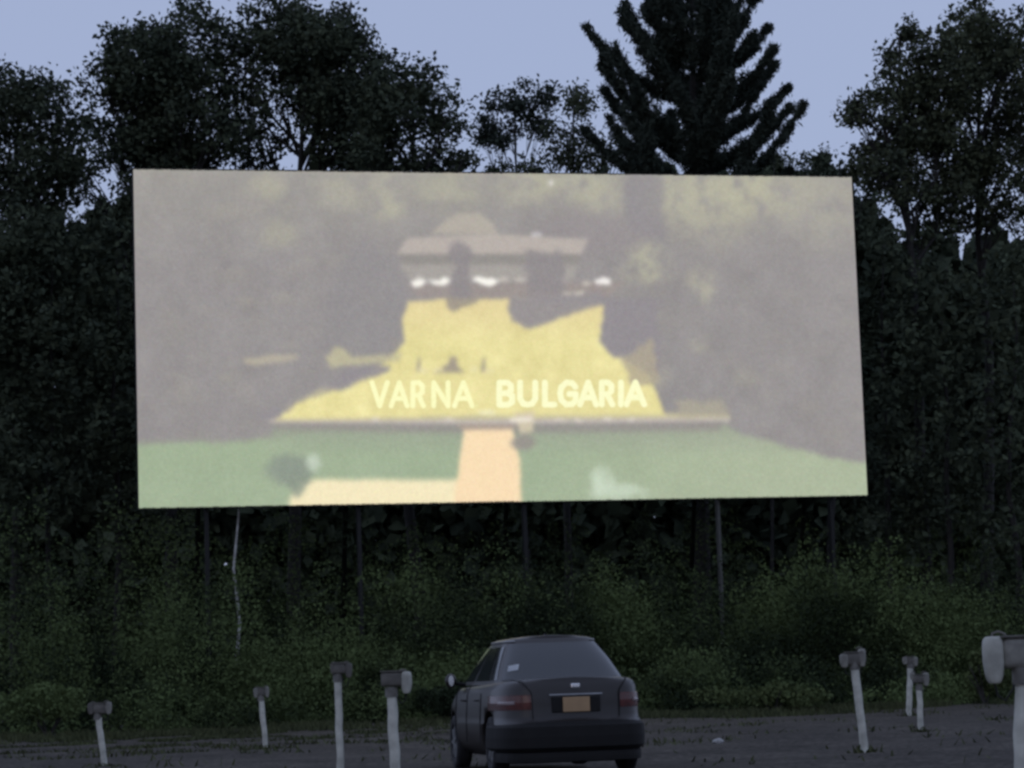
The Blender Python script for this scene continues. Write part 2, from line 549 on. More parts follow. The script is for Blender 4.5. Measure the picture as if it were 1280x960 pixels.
# dark understorey at both sides of the screen
und = [
    (60, 91, 'shadowed tree left of the screen, below the rounded tree at the left edge',
     [(60, 310, 60, 50), (110, 350, 55, 55), (30, 400, 60, 60), (100, 440, 60, 60), (40, 500, 70, 60), (120, 530, 60, 60), (60, 600, 70, 60), (150, 610, 50, 40)]),
    (-30, 90, 'shadowed tree against the left picture edge at half height',
     [(-20, 360, 60, 60), (-30, 450, 60, 60), (0, 560, 70, 60), (-20, 640, 60, 60)]),
    (145, 92, 'slim shadowed tree close against the left side of the screen',
     [(140, 300, 40, 36), (150, 370, 40, 50), (150, 450, 40, 50), (160, 540, 45, 50), (190, 640, 60, 40)]),
    (1110, 91, 'shadowed tree close against the right side of the screen',
     [(1095, 300, 32, 44), (1110, 360, 40, 50), (1120, 430, 48, 50), (1110, 510, 50, 55), (1120, 590, 55, 50), (1110, 660, 60, 40)]),
    (1190, 90, 'shadowed tree right of the screen, below the ragged tree',
     [(1180, 330, 54, 40), (1200, 390, 56, 50), (1180, 460, 56, 50), (1205, 540, 60, 55), (1190, 620, 60, 50)]),
    (1275, 89, 'shadowed tree at the right picture edge at half height',
     [(1262, 350, 46, 44), (1280, 420, 56, 50), (1270, 500, 56, 55), (1280, 580, 60, 55), (1280, 660, 60, 50)]),
]
for i, (bx, D, lab, lb) in enumerate(und):
    tree('shade_tree', lab, 'tree', bx, D, lb, 101 + i * 7, M['oak'], thr=0.30, per=18, dens=.75, leaf=0.26, trunk_r=0.16, group=SIDE, limbs=False)

# the wood behind reads as one mass
rs = np.random.RandomState(5)
prof_x = np.array([-400, 0, 60, 100, 170, 300, 400, 620, 660, 900, 960, 1060, 1100, 1180, 1280, 1700])
prof_y = np.array([300, 290, 262, 285, 232, 232, 222, 225, 232, 215, 214, 214, 292, 305, 300, 300])
N = 120000
px = rs.uniform(-400, 1700, N)
Dw = rs.uniform(112, 124, N)
ytop = np.interp(px, prof_x, prof_y) + 14 * np.sin(px * .09) + 9 * np.sin(px * .23 + 1)
py = rs.uniform(0, 1, N) ** 0.9
py = ytop + py * (892 - ytop)
wp = np.array([tuple(at(a, b, d)) for a, b, d in zip(px, py, Dw)])
V, Fc = leaves(wp, 0.85, 6, aspect=.8)
tag(np_mesh('far_wood', V, Fc, M['oak']), 'unbroken dark wood far behind the screen', 'woods', kind='stuff')

# brush in front of and under the screen: overlapping mounds of small leaves
nA = Noise3(77, 1.0)
rb = np.random.RandomState(12)


def edge_of(x):
    return 73.0 + .9 * np.sin(x * .8) + .6 * np.sin(x * 2.1 + 1) + .35 * np.sin(x * 5.3)


P_ = []
for k in range(430):
    x = rb.uniform(-25, 25)
    dep = rb.uniform(0, 1) ** 1.2 * 14.5
    y = edge_of(x) + .5 + dep
    big = float(nA(np.array([[x / 3.2 + 70, y / 3.5, 7.]]))[0])
    h = (0.7 + 2.7 * min(1, dep / 8.5)) * rb.uniform(.4, 1.15) * (.35 + 1.2 * big)
    w = rb.uniform(.6, 1.5) * (.6 + .25 * h)
    n = int(620 * w * max(.8, h) * (1.0 if dep < 9 else .7))
    d = rb.normal(size=(n, 3)); d /= np.linalg.norm(d, axis=1)[:, None]
    u = rb.uniform(.55, 1.08, n)
    q = d * u[:, None] * np.array([w, w, h * .62]) + np.array([x, y, h * .5])
    q += rb.normal(size=q.shape) * .09
    m_ = (q[:, 2] > .02) & (nA(q / .55 + 300) > .36)
    P_.append(q[m_])
    # a few shoots standing out of the top
    for _ in range(rb.randint(0, 4)):
        sx, sy_ = x + rb.normal() * w * .4, y + rb.normal() * w * .4
        hh_ = h * rb.uniform(1.0, 1.35)
        t_ = np.linspace(.5, 1, 22)
        P_.append(np.stack([sx + (t_ - .5) * rb.normal() * .5 + rb.normal(size=22) * .07, sy_ + rb.normal(size=22) * .07, t_ * hh_], 1))
# taller, thinner saplings right behind the screen posts
n = 95000
px_ = rb.uniform(-150, 1450, n)

dd = 86.6 + rb.uniform(0, 4, n) + np.tan(.2225) * (px_ - 640) / 37
yt_ = 640 + 28 * np.sin(px_ / 37) + 22 * np.sin(px_ / 15 + 1) - 40 * (np.abs(px_ - 620) > 560)
yy = yt_ + (850 - yt_) * rb.uniform(0, 1, n) ** .75
q = np.array([tuple(at(a_, b_, c_)) for a_, b_, c_ in zip(px_, yy, dd)])
q = q[nA(q / 1.3 + 200) > .44]
P_.append(q)
# loose saplings reaching up in front of the posts
for k in range(135):
    x = rb.uniform(-22, 22)
    if min(abs(x + 9.2), abs(x - 6.7), abs(x + 7.6)) < .9: near_ = True
    else: near_ = False
    y = 82.2 + rb.uniform(-3, 1.2) + .2263 * x
    h = rb.uniform(2.6, 5.4) * (.95 if near_ else 1)
    n = int(120 * h)
    t_ = rb.uniform(.1, 1, n)
    r_ = (.25 + .55 * np.sin(t_ * 3.0)) * rb.uniform(.6, 1.1)
    a_ = rb.uniform(0, 6.283, n)
    P_.append(np.stack([x + np.cos(a_) * r_, y + np.sin(a_) * r_, t_ * h], 1) + rb.normal(size=(n, 3)) * .1)
bp_ = np.concatenate(P_)
V, Fc = leaves(bp_, 0.112, 8, aspect=.6)

tag(np_mesh('brush', V, Fc, M['brush']), 'tangled green brush along the far edge of the gravel', 'undergrowth', kind='stuff')
# dark forest floor sheet under the brush and woods
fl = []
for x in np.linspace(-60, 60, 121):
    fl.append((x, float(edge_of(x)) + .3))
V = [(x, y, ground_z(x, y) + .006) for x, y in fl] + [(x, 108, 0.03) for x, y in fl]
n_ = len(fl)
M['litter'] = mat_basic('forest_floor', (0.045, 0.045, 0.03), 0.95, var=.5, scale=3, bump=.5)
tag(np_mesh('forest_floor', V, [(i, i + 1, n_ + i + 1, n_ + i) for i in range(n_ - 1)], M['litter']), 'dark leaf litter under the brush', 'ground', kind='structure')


def bush(label, px, py_base, D, w, h, seed, mat='bush', n=2600, group='single bushes at the front of the brush'):
    b = at(px, py_base, D)
    root = empty('bush', (b.x, D, 0))
    tag(root, label, 'bush', group)
    r = np.random.RandomState(seed)
    pts = []
    for k in range(9):
        c = (r.normal() * w * .26, r.normal() * w * .2, h * r.uniform(.35, .72))
        rr = w * r.uniform(.2, .32)
        pts.append(in_ellipsoid(c, (rr, rr, h * .3), n // 9, r, .3))
    p = np.concatenate(pts)
    p = p[p[:, 2] > .03]
    V, Fc = leaves(p, .12, seed)
    np_mesh('foliage', V, Fc, M[mat], root)
    spec = []
    for k in range(7):
        a = r.uniform(0, 6.3)
        e = Vector((math.cos(a) * w * .3, math.sin(a) * w * .25, h * r.uniform(.5, .8)))
        spec.append(([Vector((0, 0, -.05)), e * .5 + Vector((0, 0, .1)), e], [.03, .02, .006]))
    tubes('stem', spec, M['bark'], root, n=6)


bush('low light green bush on the gravel edge right of the car', 968, 890, 71.0, 2.3, 0.85, 3)
bush('upright pale green bush behind the two slim poles at the far right', 1232, 885, 71.5, 1.5, 1.6, 4)
bush('broad dark bush at the gravel edge left of the car', 560, 890, 71.0, 2.6, 1.3, 5, 'brush', 3600)
bush('leafy bush at the foot of the brush at the left edge', 60, 912, 71.0, 2.6, 1.5, 6, 'brush', 3600)

# grass along the edge and in the left lot
r = np.random.RandomState(31)
gx = []; gy = []
for px0, v0, sx, sd, n in ((330, 62, 3.2, 3.4, 15000), (150, 58, 2.4, 3.2, 6000), (900, 71.5, 6, 1.3, 9000), (430, 71, 5, 1.6, 9000), (60, 69, 3, 2.2, 6000), (1180, 72, 4, .9, 4000), (930, 66, 2.5, 1.5, 2500), (250, 50, 3.5, 7, 9000), (900, 48, 5, 9, 5000)):
    c = at(px0, 900, v0)
    gx.append(c.x + r.normal(size=n) * sx); gy.append(v0 + r.normal(size=n) * sd)
gx = np.concatenate(gx); gy = np.concatenate(gy)
k3 = (nA(np.stack([gx / 1.1, gy / 1.6, 0 * gx], 1) + 50) > np.where(gy < 62, .64, .5)) & (gy > 20)
for fx, fy, fd in ((1080, 937, 32), (332, 932, 48), (131, 957, 37.6), (1151, 915, 41), (1136, 893, 58), (425, 960, 28.5), (494, 960, 26)):
    c = at(fx, fy, fd)
    gx = np.append(gx, c.x + r.normal(size=45) * .09); gy = np.append(gy, fd + r.normal(size=45) * .09)
    k3 = np.append(k3, np.ones(45, bool))
gx, gy = gx[k3], gy[k3]
n = len(gx)
gz = ground_z(gx, gy)
hh = r.uniform(.05, .2, n) * (0.6 + 0.8 * nA(np.stack([gx / .7, gy / .7, 0 * gx], 1) + 90))
hh = hh * np.where(gy < 64, .42, 1.0) * np.where(gy < 30, .8, 1.0)
an = r.uniform(0, PI, n); w = .02
tx = r.normal(size=n) * .05; ty = r.normal(size=n) * .05
P = np.stack([np.stack([gx - np.cos(an) * w, gy - np.sin(an) * w, gz - .01], 1), np.stack([gx + np.cos(an) * w, gy + np.sin(an) * w, gz - .01], 1),
              np.stack([gx + np.cos(an) * .008 + tx, gy + ty, gz + hh], 1), np.stack([gx - np.cos(an) * .008 + tx, gy + ty, gz + hh], 1)], 1)
tag(np_mesh('grass', P.reshape(-1, 3), np.arange(n * 4).reshape(n, 4), M['grass']), 'thin rough grass growing through the gravel edge', 'grass', kind='stuff')

# birches under the left part of the screen
tree('birch_tree', 'thin crooked birch with a pale trunk under the left half of the screen', 'tree', 291, 83.9,
     [(296, 575, 26, 36, .9), (300, 510, 24, 36, 1.0)], 201, M['maple'], thr=.4, trunk_r=.08, bark='birch', limbs=False)


# ------------------------------------------------------------------ the movie screen
SW, SH = 24.805, 11.115
scr = empty('movie_screen', (-0.045, 85.0, 0), 0.2225)
SCZ = 12.604
tag(scr, 'huge drive-in movie screen showing a yellow lawn and the words VARNA, BULGARIA', 'movie screen')
QUAD = [(166, 212.4), (1063.5, 220.5), (1084.4, 618.5), (174, 636.5)]  # its corners in the photo


def srgb(c):
    c = np.asarray(c, float) / 255
    return np.where(c <= .04045, c / 12.92, ((c + .055) / 1.055) ** 2.4)


def paint_picture(nx, nz):
    """the projected film frame, in photo pixel units"""
    u, v = np.meshgrid(np.linspace(0, 1, nx), np.linspace(0, 1, nz))     # v = 0 at top
    Q = np.array(QUAD, float)
    # projective map of the unit square to the quad
    (x0, y0), (x1, y1), (x2, y2), (x3, y3) = Q
    A = np.array([[x1 - x2, x3 - x2], [y1 - y2, y3 - y2]])
    g, h = np.linalg.solve(A, np.array([x0 - x1 + x2 - x3, y0 - y1 + y2 - y3]))
    den = g * u + h * v + 1
    X = ((x1 - x0 + g * x1) * u + (x3 - x0 + h * x3) * v + x0) / den
    Y = ((y1 - y0 + g * y1) * u + (y3 - y0 + h * y3) * v + y0) / den
    P0 = np.stack([X.ravel(), Y.ravel(), 0 * X.ravel()], 1)
    nA_, nB_, nC_ = Noise3(1, 34), Noise3(2, 15), Noise3(3, 6)
    fbm = (0.5 * nA_(P0 + 500) + .3 * nB_(P0 + 900) + .2 * nC_(P0 + 100)).reshape(X.shape)
    fb2 = (0.5 * nB_(P0 + 2500) + .5 * nC_(P0 + 1900)).reshape(X.shape)
    wx = X + (nB_(P0 + 700).reshape(X.shape) - .5) * 9 + (nC_(P0 + 300).reshape(X.shape) - .5) * 6
    wy = Y + (nB_(P0 + 1700).reshape(X.shape) - .5) * 8 + (nC_(P0 + 1300).reshape(X.shape) - .5) * 5
    C = np.zeros(X.shape + (3,)) + np.array((151, 147, 147.))
    # upper area slightly lighter and greener
    t = np.clip((330 - Y) / 130, 0, 1)[..., None]
    C = C * (1 - t * .75) + np.array((163, 160, 154.)) * t * .75
    t = np.clip((X - 880) / 240, 0, 1)[..., None] * np.clip((420 - Y) / 200, 0, 1)[..., None]
    C += t * 6
    C += ((fbm - .5) * 16)[..., None]
    # crowns of the filmed trees: soft overlapping tufts
    cr = np.random.RandomState(44)
    for _ in range(330):
        cx, cy = cr.uniform(165, 1085), cr.uniform(215, 575)
        rr_ = cr.uniform(6, 24)
        x0_, x1_ = int(np.clip((cx - rr_ - 170) / 915 * nx - 12, 0, nx)), int(np.clip((cx + rr_ - 160) / 905 * nx + 12, 0, nx))
        y0_, y1_ = int(np.clip((cy - rr_ - 222) / 405 * nz - 12, 0, nz)), int(np.clip((cy + rr_ - 205) / 400 * nz + 12, 0, nz))
        if x1_ <= x0_ or y1_ <= y0_: continue
        sx_, sy_ = wx[y0_:y1_, x0_:x1_], wy[y0_:y1_, x0_:x1_]
        d_ = np.hypot((sx_ - cx) / rr_, (sy_ - cy) / (rr_ * .8))
        m_ = np.clip((1 - d_) * 2.2, 0, 1)[..., None]
        lit = np.clip(.5 - (sy_ - cy) / rr_, -1, 1)[..., None]
        C[y0_:y1_, x0_:x1_] += m_ * (lit * np.array((5.5, 5.5, 3.0)) - 1.5) * cr.uniform(.3, 1.25)

    def lay(m, col, a=1.0):
        nonlocal C
        m = np.clip(m, 0, 1)[..., None] * a
        C = C * (1 - m) + np.array(col, float) * m

    def blob(cx, cy, rx, ry, soft=.35, warp=True):
        xx, yy = (wx, wy) if warp else (X, Y)
        d = np.sqrt(((xx - cx) / rx) ** 2 + ((yy - cy) / ry) ** 2)
        return np.clip((1 - d) / soft + .5, 0, 1)

    def poly(pts, soft=2.0, warp=0.0):
        xx = X * (1 - warp) + wx * warp
        yy = Y * (1 - warp) + wy * warp
        ins = np.zeros(X.shape, bool)
        dist = np.full(X.shape, 1e9)
        n = len(pts)
        for i in range(n):
            ax, ay = pts[i]; bx, by = pts[(i + 1) % n]
            cond = ((ay > yy) != (by > yy))
            with np.errstate(divide='ignore', invalid='ignore'):
                xi = (bx - ax) * (yy - ay) / (by - ay + 1e-12) + ax
            ins ^= cond & (xx < xi)
            dx, dy = bx - ax, by - ay
            tt = np.clip(((xx - ax) * dx + (yy - ay) * dy) / (dx * dx + dy * dy), 0, 1)
            dist = np.minimum(dist, np.hypot(xx - ax - tt * dx, yy - ay - tt * dy))
        sd = np.where(ins, dist, -dist)
        return np.clip(sd / soft + .5, 0, 1)

    # light foliage patches at the top
    for cx, cy, rx, ry, a in ((335, 232, 16, 14, .5), (430, 240, 26, 20, .45), (480, 232, 20, 20, .4), (485, 262, 12, 12, .4), (560, 238, 36, 22, .55), (660, 232, 26, 20, .6),
                              (700, 226, 30, 14, .6), (738, 238, 18, 22, .7), (770, 236, 12, 26, .4), (850, 240, 36, 28, .7), (920, 235, 36, 26, .8), (890, 270, 40, 30, .5),
                              (810, 315, 18, 12, .8), (812, 338, 22, 12, .8), (875, 350, 14, 12, .5), (960, 240, 40, 30, .5), (1030, 255, 40, 40, .35), (348, 292, 22, 16, .45),
                              (485, 262, 20, 18, .3), (880, 366, 9, 14, .45), (875, 430, 8, 10, .35), (935, 476, 16, 7, .22), (800, 470, 26, 18, .5)):
        lay(blob(cx, cy, rx * 1.1, ry * 1.1, 1.2) * np.clip(fb2 * 3.2 - .75, 0, 1.15), (186, 184, 162), a * .95)
    lay(blob(686, 229, 5, 5, .5), (226, 224, 222), .9)
    lay(blob(669, 296, 6, 6, .5), (226, 224, 226), .9)
    # dark trees
    lay(poly([(782, 215), (826, 215), (832, 300), (800, 300), (780, 270)], 10, 1), (148, 144, 147), .8)
    lay(poly([(455, 300), (500, 330), (512, 372), (500, 420), (470, 445), (400, 430), (420, 330)], 14, 1), (147, 144, 146), .6)
    lay(blob(735, 290, 70, 26, .8), (150, 143, 146), .55)
    # villa
    lay(poly([(538, 292), (556, 276), (570, 268), (598, 266), (616, 280), (622, 294)], 5), (184, 177, 166), .85)
    lay(poly([(496, 318), (508, 298), (620, 293), (735, 299), (726, 318)], 4), (188, 179, 172), .9)
    lay(poly([(500, 319), (725, 318), (722, 331), (502, 331)], 4), (147, 143, 138), .75)
    lay(poly([(498, 331), (722, 331), (716, 350), (512, 350)], 4), (172, 167, 161), .75)
    lay(poly([(508, 356), (780, 352), (760, 372), (700, 372), (520, 372)], 4), (158, 148, 144), .8)
    for a, b in ((515, 534), (540, 566), (594, 618)):
        lay(blob((a + b) / 2, 351.5, (b - a) * .55, 4.4, .5), (255, 252, 244))
    for cx, cy in ((627, 351), (648, 351), (700, 350), (735, 355)):
        lay(blob(cx, cy, 7, 3, .8), (210, 202, 192), .8)
    lay(poly([(742, 351), (754, 346), (763, 349), (762, 356), (745, 355)], 2.5), (246, 242, 238))
    lay(blob(706, 367, 7, 3, .6), (228, 222, 206), .9)
    lay(blob(724, 367, 7, 3, .6), (228, 222, 206), .9)
    lay(blob(575, 317, 14, 14, .5), (145, 140, 142), .9)
    lay(poly([(568, 320), (586, 320), (588, 372), (564, 372)], 4, .6), (145, 140, 142), .85)
    lay(poly([(656, 312), (702, 316), (708, 368), (656, 368)], 7, 1), (146, 141, 143), .9)
    # lawn
    lawn = poly([(510, 377), (560, 374), (615, 374), (655, 372), (690, 380), (752, 380), (756, 392), (750, 420), (760, 440), (785, 452), (812, 470), (832, 520),
                 (600, 520), (338, 527), (355, 510), (400, 488), (450, 475), (482, 452), (505, 428), (503, 398)], 4, .3)
    lc = np.array((234, 224, 161.)) + ((fbm - .5) * 26)[..., None] + ((fb2 - .5) * 20)[..., None]
    t = np.clip((430 - Y) / 60, 0, 1)[..., None]
    lc = lc * (1 - t) + np.array((228, 211, 160.)) * t
    lay(lawn, (0, 0, 0)); C += lc * np.clip(lawn, 0, 1)[..., None]
    lay(poly([(560, 372), (600, 372), (588, 380), (566, 390), (560, 386)], 3, .6), (156, 148, 138), .9)
    lay(poly([(636, 372), (756, 366), (752, 380), (700, 398), (662, 412), (640, 402), (634, 388)], 5, .45), (151, 146, 148), .97)
    lay(poly([(752, 372), (820, 372), (826, 468), (812, 470), (800, 440), (768, 446), (748, 428), (754, 400)], 5, .8), (148, 143, 147), .97)
    lay(poly([(778, 450), (815, 420), (822, 478), (790, 482)], 5, .8), (176, 166, 146), .8)
    lay(poly([(400, 490), (440, 462), (482, 458), (486, 466), (440, 484), (400, 492), (370, 505), (338, 528), (320, 520)], 5, .8), (149, 144, 148), .95)
    # pale slivers left of the lawn
    lay(poly([(304, 449), (330, 446), (372, 444), (374, 449), (345, 455), (308, 457)], 5, .5), (186, 178, 160), .85)
    lay(poly([(408, 447), (420, 434), (432, 436), (440, 447), (470, 444), (500, 442), (498, 452), (440, 458), (412, 460)], 5, .5), (194, 188, 156), .85)
    # statue group
    lay(poly([(542, 466), (560, 455), (563, 446), (570, 446), (572, 458), (580, 466)], 4), (158, 149, 138), .9)
    for x in (522, 603):
        lay(poly([(x - 2, 465), (x + 1, 447), (x + 3, 447), (x + 3, 465)], 2.5), (152, 146, 136), .9)
    for x in (531, 590, 548, 612):
        lay(blob(x, 463, 6, 3, .8), (236, 226, 178), .8)
    # edge wall of the lawn
    lay(poly([(336, 525), (600, 524), (912, 520), (912, 527), (600, 531), (338, 530)], 4), (198, 189, 182), .95)
    lay(poly([(345, 523), (600, 520), (830, 516), (912, 518), (912, 521), (600, 525), (345, 527)], 3), (214, 206, 158), .7)
    for cx in (722, 700, 760, 470, 560, 790):
        lay(blob(cx, 525, 6, 2.2, .8), (226, 218, 208), .8)
    lay(poly([(845, 500), (905, 500), (912, 520), (845, 522)], 8, 1), (178, 172, 152), .7)
    # water / green foreground
    gl = poly([(160, 556), (250, 553), (336, 548), (345, 532), (600, 532), (905, 530), (935, 545), (990, 560), (1040, 572), (1100, 578), (1100, 650), (160, 650)], 6, .8)
    gc = np.zeros(C.shape) + np.array((162, 178, 150.)) + ((fbm - .5) * 10)[..., None]
    rgt = np.clip((X - 650) / 300, 0, 1)[..., None]
    gc = gc * (1 - rgt) + (np.array((173, 184, 158.)) + ((fbm - .5) * 10)[..., None]) * rgt
    sh = np.clip((572 - Y) / 40, 0, 1)[..., None] * np.clip((X - 300) / 80, 0, 1)[..., None]
    gc = gc * (1 - .65 * sh) + np.array((154, 158, 146.)) * .65 * sh
    lay(gl, (0, 0, 0)); C += gc * np.clip(gl, 0, 1)[..., None]
    lay(poly([(340, 529), (600, 531), (905, 527), (900, 538), (600, 542), (346, 538)], 6), (150, 144, 142), .75)
    lay(poly([(180, 550), (330, 545), (340, 530), (400, 536), (340, 552), (180, 558)], 8, 1), (150, 150, 142), .4)
    # path
    lay(poly([(374, 600), (400, 600), (574, 600), (574, 645), (360, 645), (362, 628)], 7, .3), (250, 236, 196), .95)
    lay(poly([(580, 536), (640, 536), (650, 575), (654, 650), (566, 650), (571, 600)], 4, .25), (250, 223, 183))
    lay(poly([(570, 531), (645, 530), (640, 537), (580, 538)], 3), (176, 160, 148), .9)
    lay(blob(655, 552, 16, 10, .6), (154, 148, 142), .9)
    lay(poly([(643, 517), (668, 514), (666, 540), (650, 542)], 4), (214, 202, 176), .9)
    lay(poly([(636, 523), (666, 521), (664, 527), (638, 528)], 2.5), (240, 232, 220), .9)
    lay(poly([(598, 514), (616, 513), (620, 518), (600, 518)], 2), (242, 238, 200), .95)
    # shrub with a pale spot, white splash
    lay(blob(362, 588, 26, 20, .6), (142, 152, 140), .95)
    lay(blob(392, 578, 10, 10, .8), (198, 210, 194), .85)
    lay(poly([(355, 600), (385, 590), (388, 604), (372, 625)], 6, .6), (142, 152, 138), .85)
    lay(blob(752, 604, 12, 18, .9), (206, 220, 200), .85)
    lay(blob(776, 614, 34, 8, .9), (200, 214, 194), .8)
    for _ in range(5):
        for ax in (0, 1):
            C = (np.roll(C, 1, ax) + C + np.roll(C, -1, ax)) / 3 if _ else (np.roll(C, 2, ax) + np.roll(C, 1, ax) + C + np.roll(C, -1, ax) + np.roll(C, -2, ax)) / 5
    C[:3] = C[3:4]; C[-3:] = C[-4:-3]; C[:, :3] = C[:, 3:4]; C[:, -3:] = C[:, -4:-3]
    # lettering: strokes as capsules, five-unit-high caps
    letters = {
        'V': [[(0, 0), (.5, 1)], [(.5, 1), (1, 0)]],
        'A': [[(0, 1), (.5, 0)], [(.5, 0), (1, 1)], [(.2, .68), (.8, .68)]],
        'R': [[(0, 1), (0, 0)], [(0, 0), (.55, 0)], [(.55, 0), (.85, .13)], [(.85, .13), (.85, .4)], [(.85, .4), (.55, .54)], [(.55, .54), (0, .54)], [(.5, .54), (.95, 1)]],
        'N': [[(0, 1), (0, 0)], [(0, 0), (1, 1)], [(1, 1), (1, 0)]],
        'B': [[(0, 1), (0, 0)], [(0, 0), (.6, 0)], [(.6, 0), (.85, .12)], [(.85, .12), (.85, .36)], [(.85, .36), (.6, .48)], [(.6, .48), (0, .48)], [(.6, .48), (.95, .6)],
              [(.95, .6), (.95, .88)], [(.95, .88), (.65, 1)], [(.65, 1), (0, 1)]],
        'U': [[(0, 0), (0, .72)], [(0, .72), (.2, .96)], [(.2, .96), (.5, 1)], [(.5, 1), (.8, .96)], [(.8, .96), (1, .72)], [(1, .72), (1, 0)]],
        'L': [[(0, 0), (0, 1)], [(0, 1), (.85, 1)]],
        'G': [[(.95, .2), (.75, .02)], [(.75, .02), (.4, 0)], [(.4, 0), (.08, .2)], [(.08, .2), (0, .5)], [(0, .5), (.08, .8)], [(.08, .8), (.4, 1)], [(.4, 1), (.75, .98)],
              [(.75, .98), (.98, .82)], [(.98, .82), (.98, .52)], [(.98, .52), (.58, .52)]],
        'I': [[(0, 0), (0, 1)]],
    }

    def word(items, y0_, y1_, slope, thick, col, soft=1.8):
        dm = np.full(X.shape, 1e9)
        for ch, xa, xb in items:
            for (a, b) in letters[ch]:
                ax = xa + a[0] * (xb - xa); bx = xa + b[0] * (xb - xa)
                ay = y0_ + a[1] * (y1_ - y0_) + slope * (ax - 630); by = y0_ + b[1] * (y1_ - y0_) + slope * (bx - 630)
                dx, dy = bx - ax, by - ay
                tt = np.clip(((X - ax) * dx + (Y - ay) * dy) / (dx * dx + dy * dy), 0, 1)
                dm = np.minimum(dm, np.hypot(X - ax - tt * dx, Y - ay - tt * dy))
        lay(np.clip((thick - dm) / soft + .5, 0, 1), col)
    word([('V', 465, 484), ('A', 489, 509), ('R', 516, 530), ('N', 542, 560), ('A', 568, 590)], 478.5, 507.5, -.002, 3.1, (255, 254, 196))
    word([('B', 624, 641), ('U', 650, 669), ('L', 681, 695), ('G', 700, 720), ('A', 725, 745), ('R', 752, 766), ('I', 776, 776), ('A', 783, 805)],
         478.5, 506, -.004, 3.7, (255, 255, 205))
    lay(poly([(594, 506), (597, 506), (597, 510), (593, 513)], 2), (240, 236, 172), .6)
    gr = np.random.RandomState(9)
    C += (nC_(P0 * 1.6 + 60).reshape(X.shape) - .5)[..., None] * 5
    C += gr.normal(size=C.shape) * 2.2 + gr.normal(size=X.shape)[..., None] * 2.5
    return C


GX, GZ = 900, 404
C = paint_picture(GX, GZ)
lu = np.linspace(-SW / 2, SW / 2, GX); lz = np.linspace(SH / 2, -SH / 2, GZ)
XX, ZZ = np.meshgrid(lu, lz)
V = np.stack([XX.ravel(), np.full(XX.size, -0.03), ZZ.ravel() + SCZ], 1)
ii = (np.arange(GZ - 1)[:, None] * GX + np.arange(GX - 1)[None]).ravel()
pic = np_mesh('picture_surface', V, np.stack([ii, ii + GX, ii + GX + 1, ii + 1], 1), None, scr)
lin = srgb(np.clip(C, 0, 255)).reshape(-1, 3)
ca = pic.data.color_attributes.new('film', 'FLOAT_COLOR', 'POINT')
ca.data.foreach_set('color', np.concatenate([lin, np.ones((len(lin), 1))], 1).astype(np.float32).ravel())
m = bpy.data.materials.new('projected_film')
m.use_nodes = True
nt = m.node_tree
b = nt.nodes['Principled BSDF']
b.inputs['Base Color'].default_value = (0.03, 0.03, 0.03, 1)
b.inputs['Roughness'].default_value = 0.9
b.inputs['Specular IOR Level'].default_value = 0.0
at_ = nt.nodes.new('ShaderNodeAttribute'); at_.attribute_name = 'film'
gam = nt.nodes.new('ShaderNodeMix'); gam.data_type = 'RGBA'; gam.blend_type = 'SUBTRACT'
gam.inputs[0].default_value = 1
gam.inputs[7].default_value = (0.003, 0.004, 0.005, 1)
nt.links.new(at_.outputs['Color'], gam.inputs[6])
nt.links.new(gam.outputs[2], b.inputs['Emission Color'])
b.inputs['Emission Strength'].default_value = 1.0
pic.data.materials.append(m)
bm = bmesh.new(); box_bm(bm, (0, 0.06, SCZ), (SW, .16, SH)); bm_obj('backing_panel', bm, M['backing'], scr, bevel=.02)
bm = bmesh.new()
for z in (-SH / 2 - .001, SH / 2 + .001):
    box_bm(bm, (0, .10, SCZ + z), (SW + .06, .26, .06))
for x in (-SW / 2 - .016, SW / 2 + .016):
    box_bm(bm, (x, .10, SCZ), (.03, .255, SH - .07))
bm_obj('edge_frame', bm, M['darksteel'], scr)
for x in (-10.2, -5.2, .4, 7.15, 11.2):
    bm = bmesh.new()
    box_bm(bm, (x, .40, SCZ / 2 + SH / 4), (.09 if x == 7.15 else .13, .3, SCZ + SH / 2))
    bm_obj('support_post', bm, M['steel'] if x == 7.15 else M['darksteel'], scr, bevel=.02)
    tubes('rear_brace', [([Vector((x, .6, SCZ + 3)), Vector((x, 5.2, 0))], [.09, .09])], M['darksteel'], scr)
for z in (-4.6, -1.6, 1.6, 4.6):
    bm = bmesh.new(); box_bm(bm, (0, .195, SCZ + z), (SW - .4, .1, .16)); bm_obj('cross_rail', bm, M['darksteel'], scr)


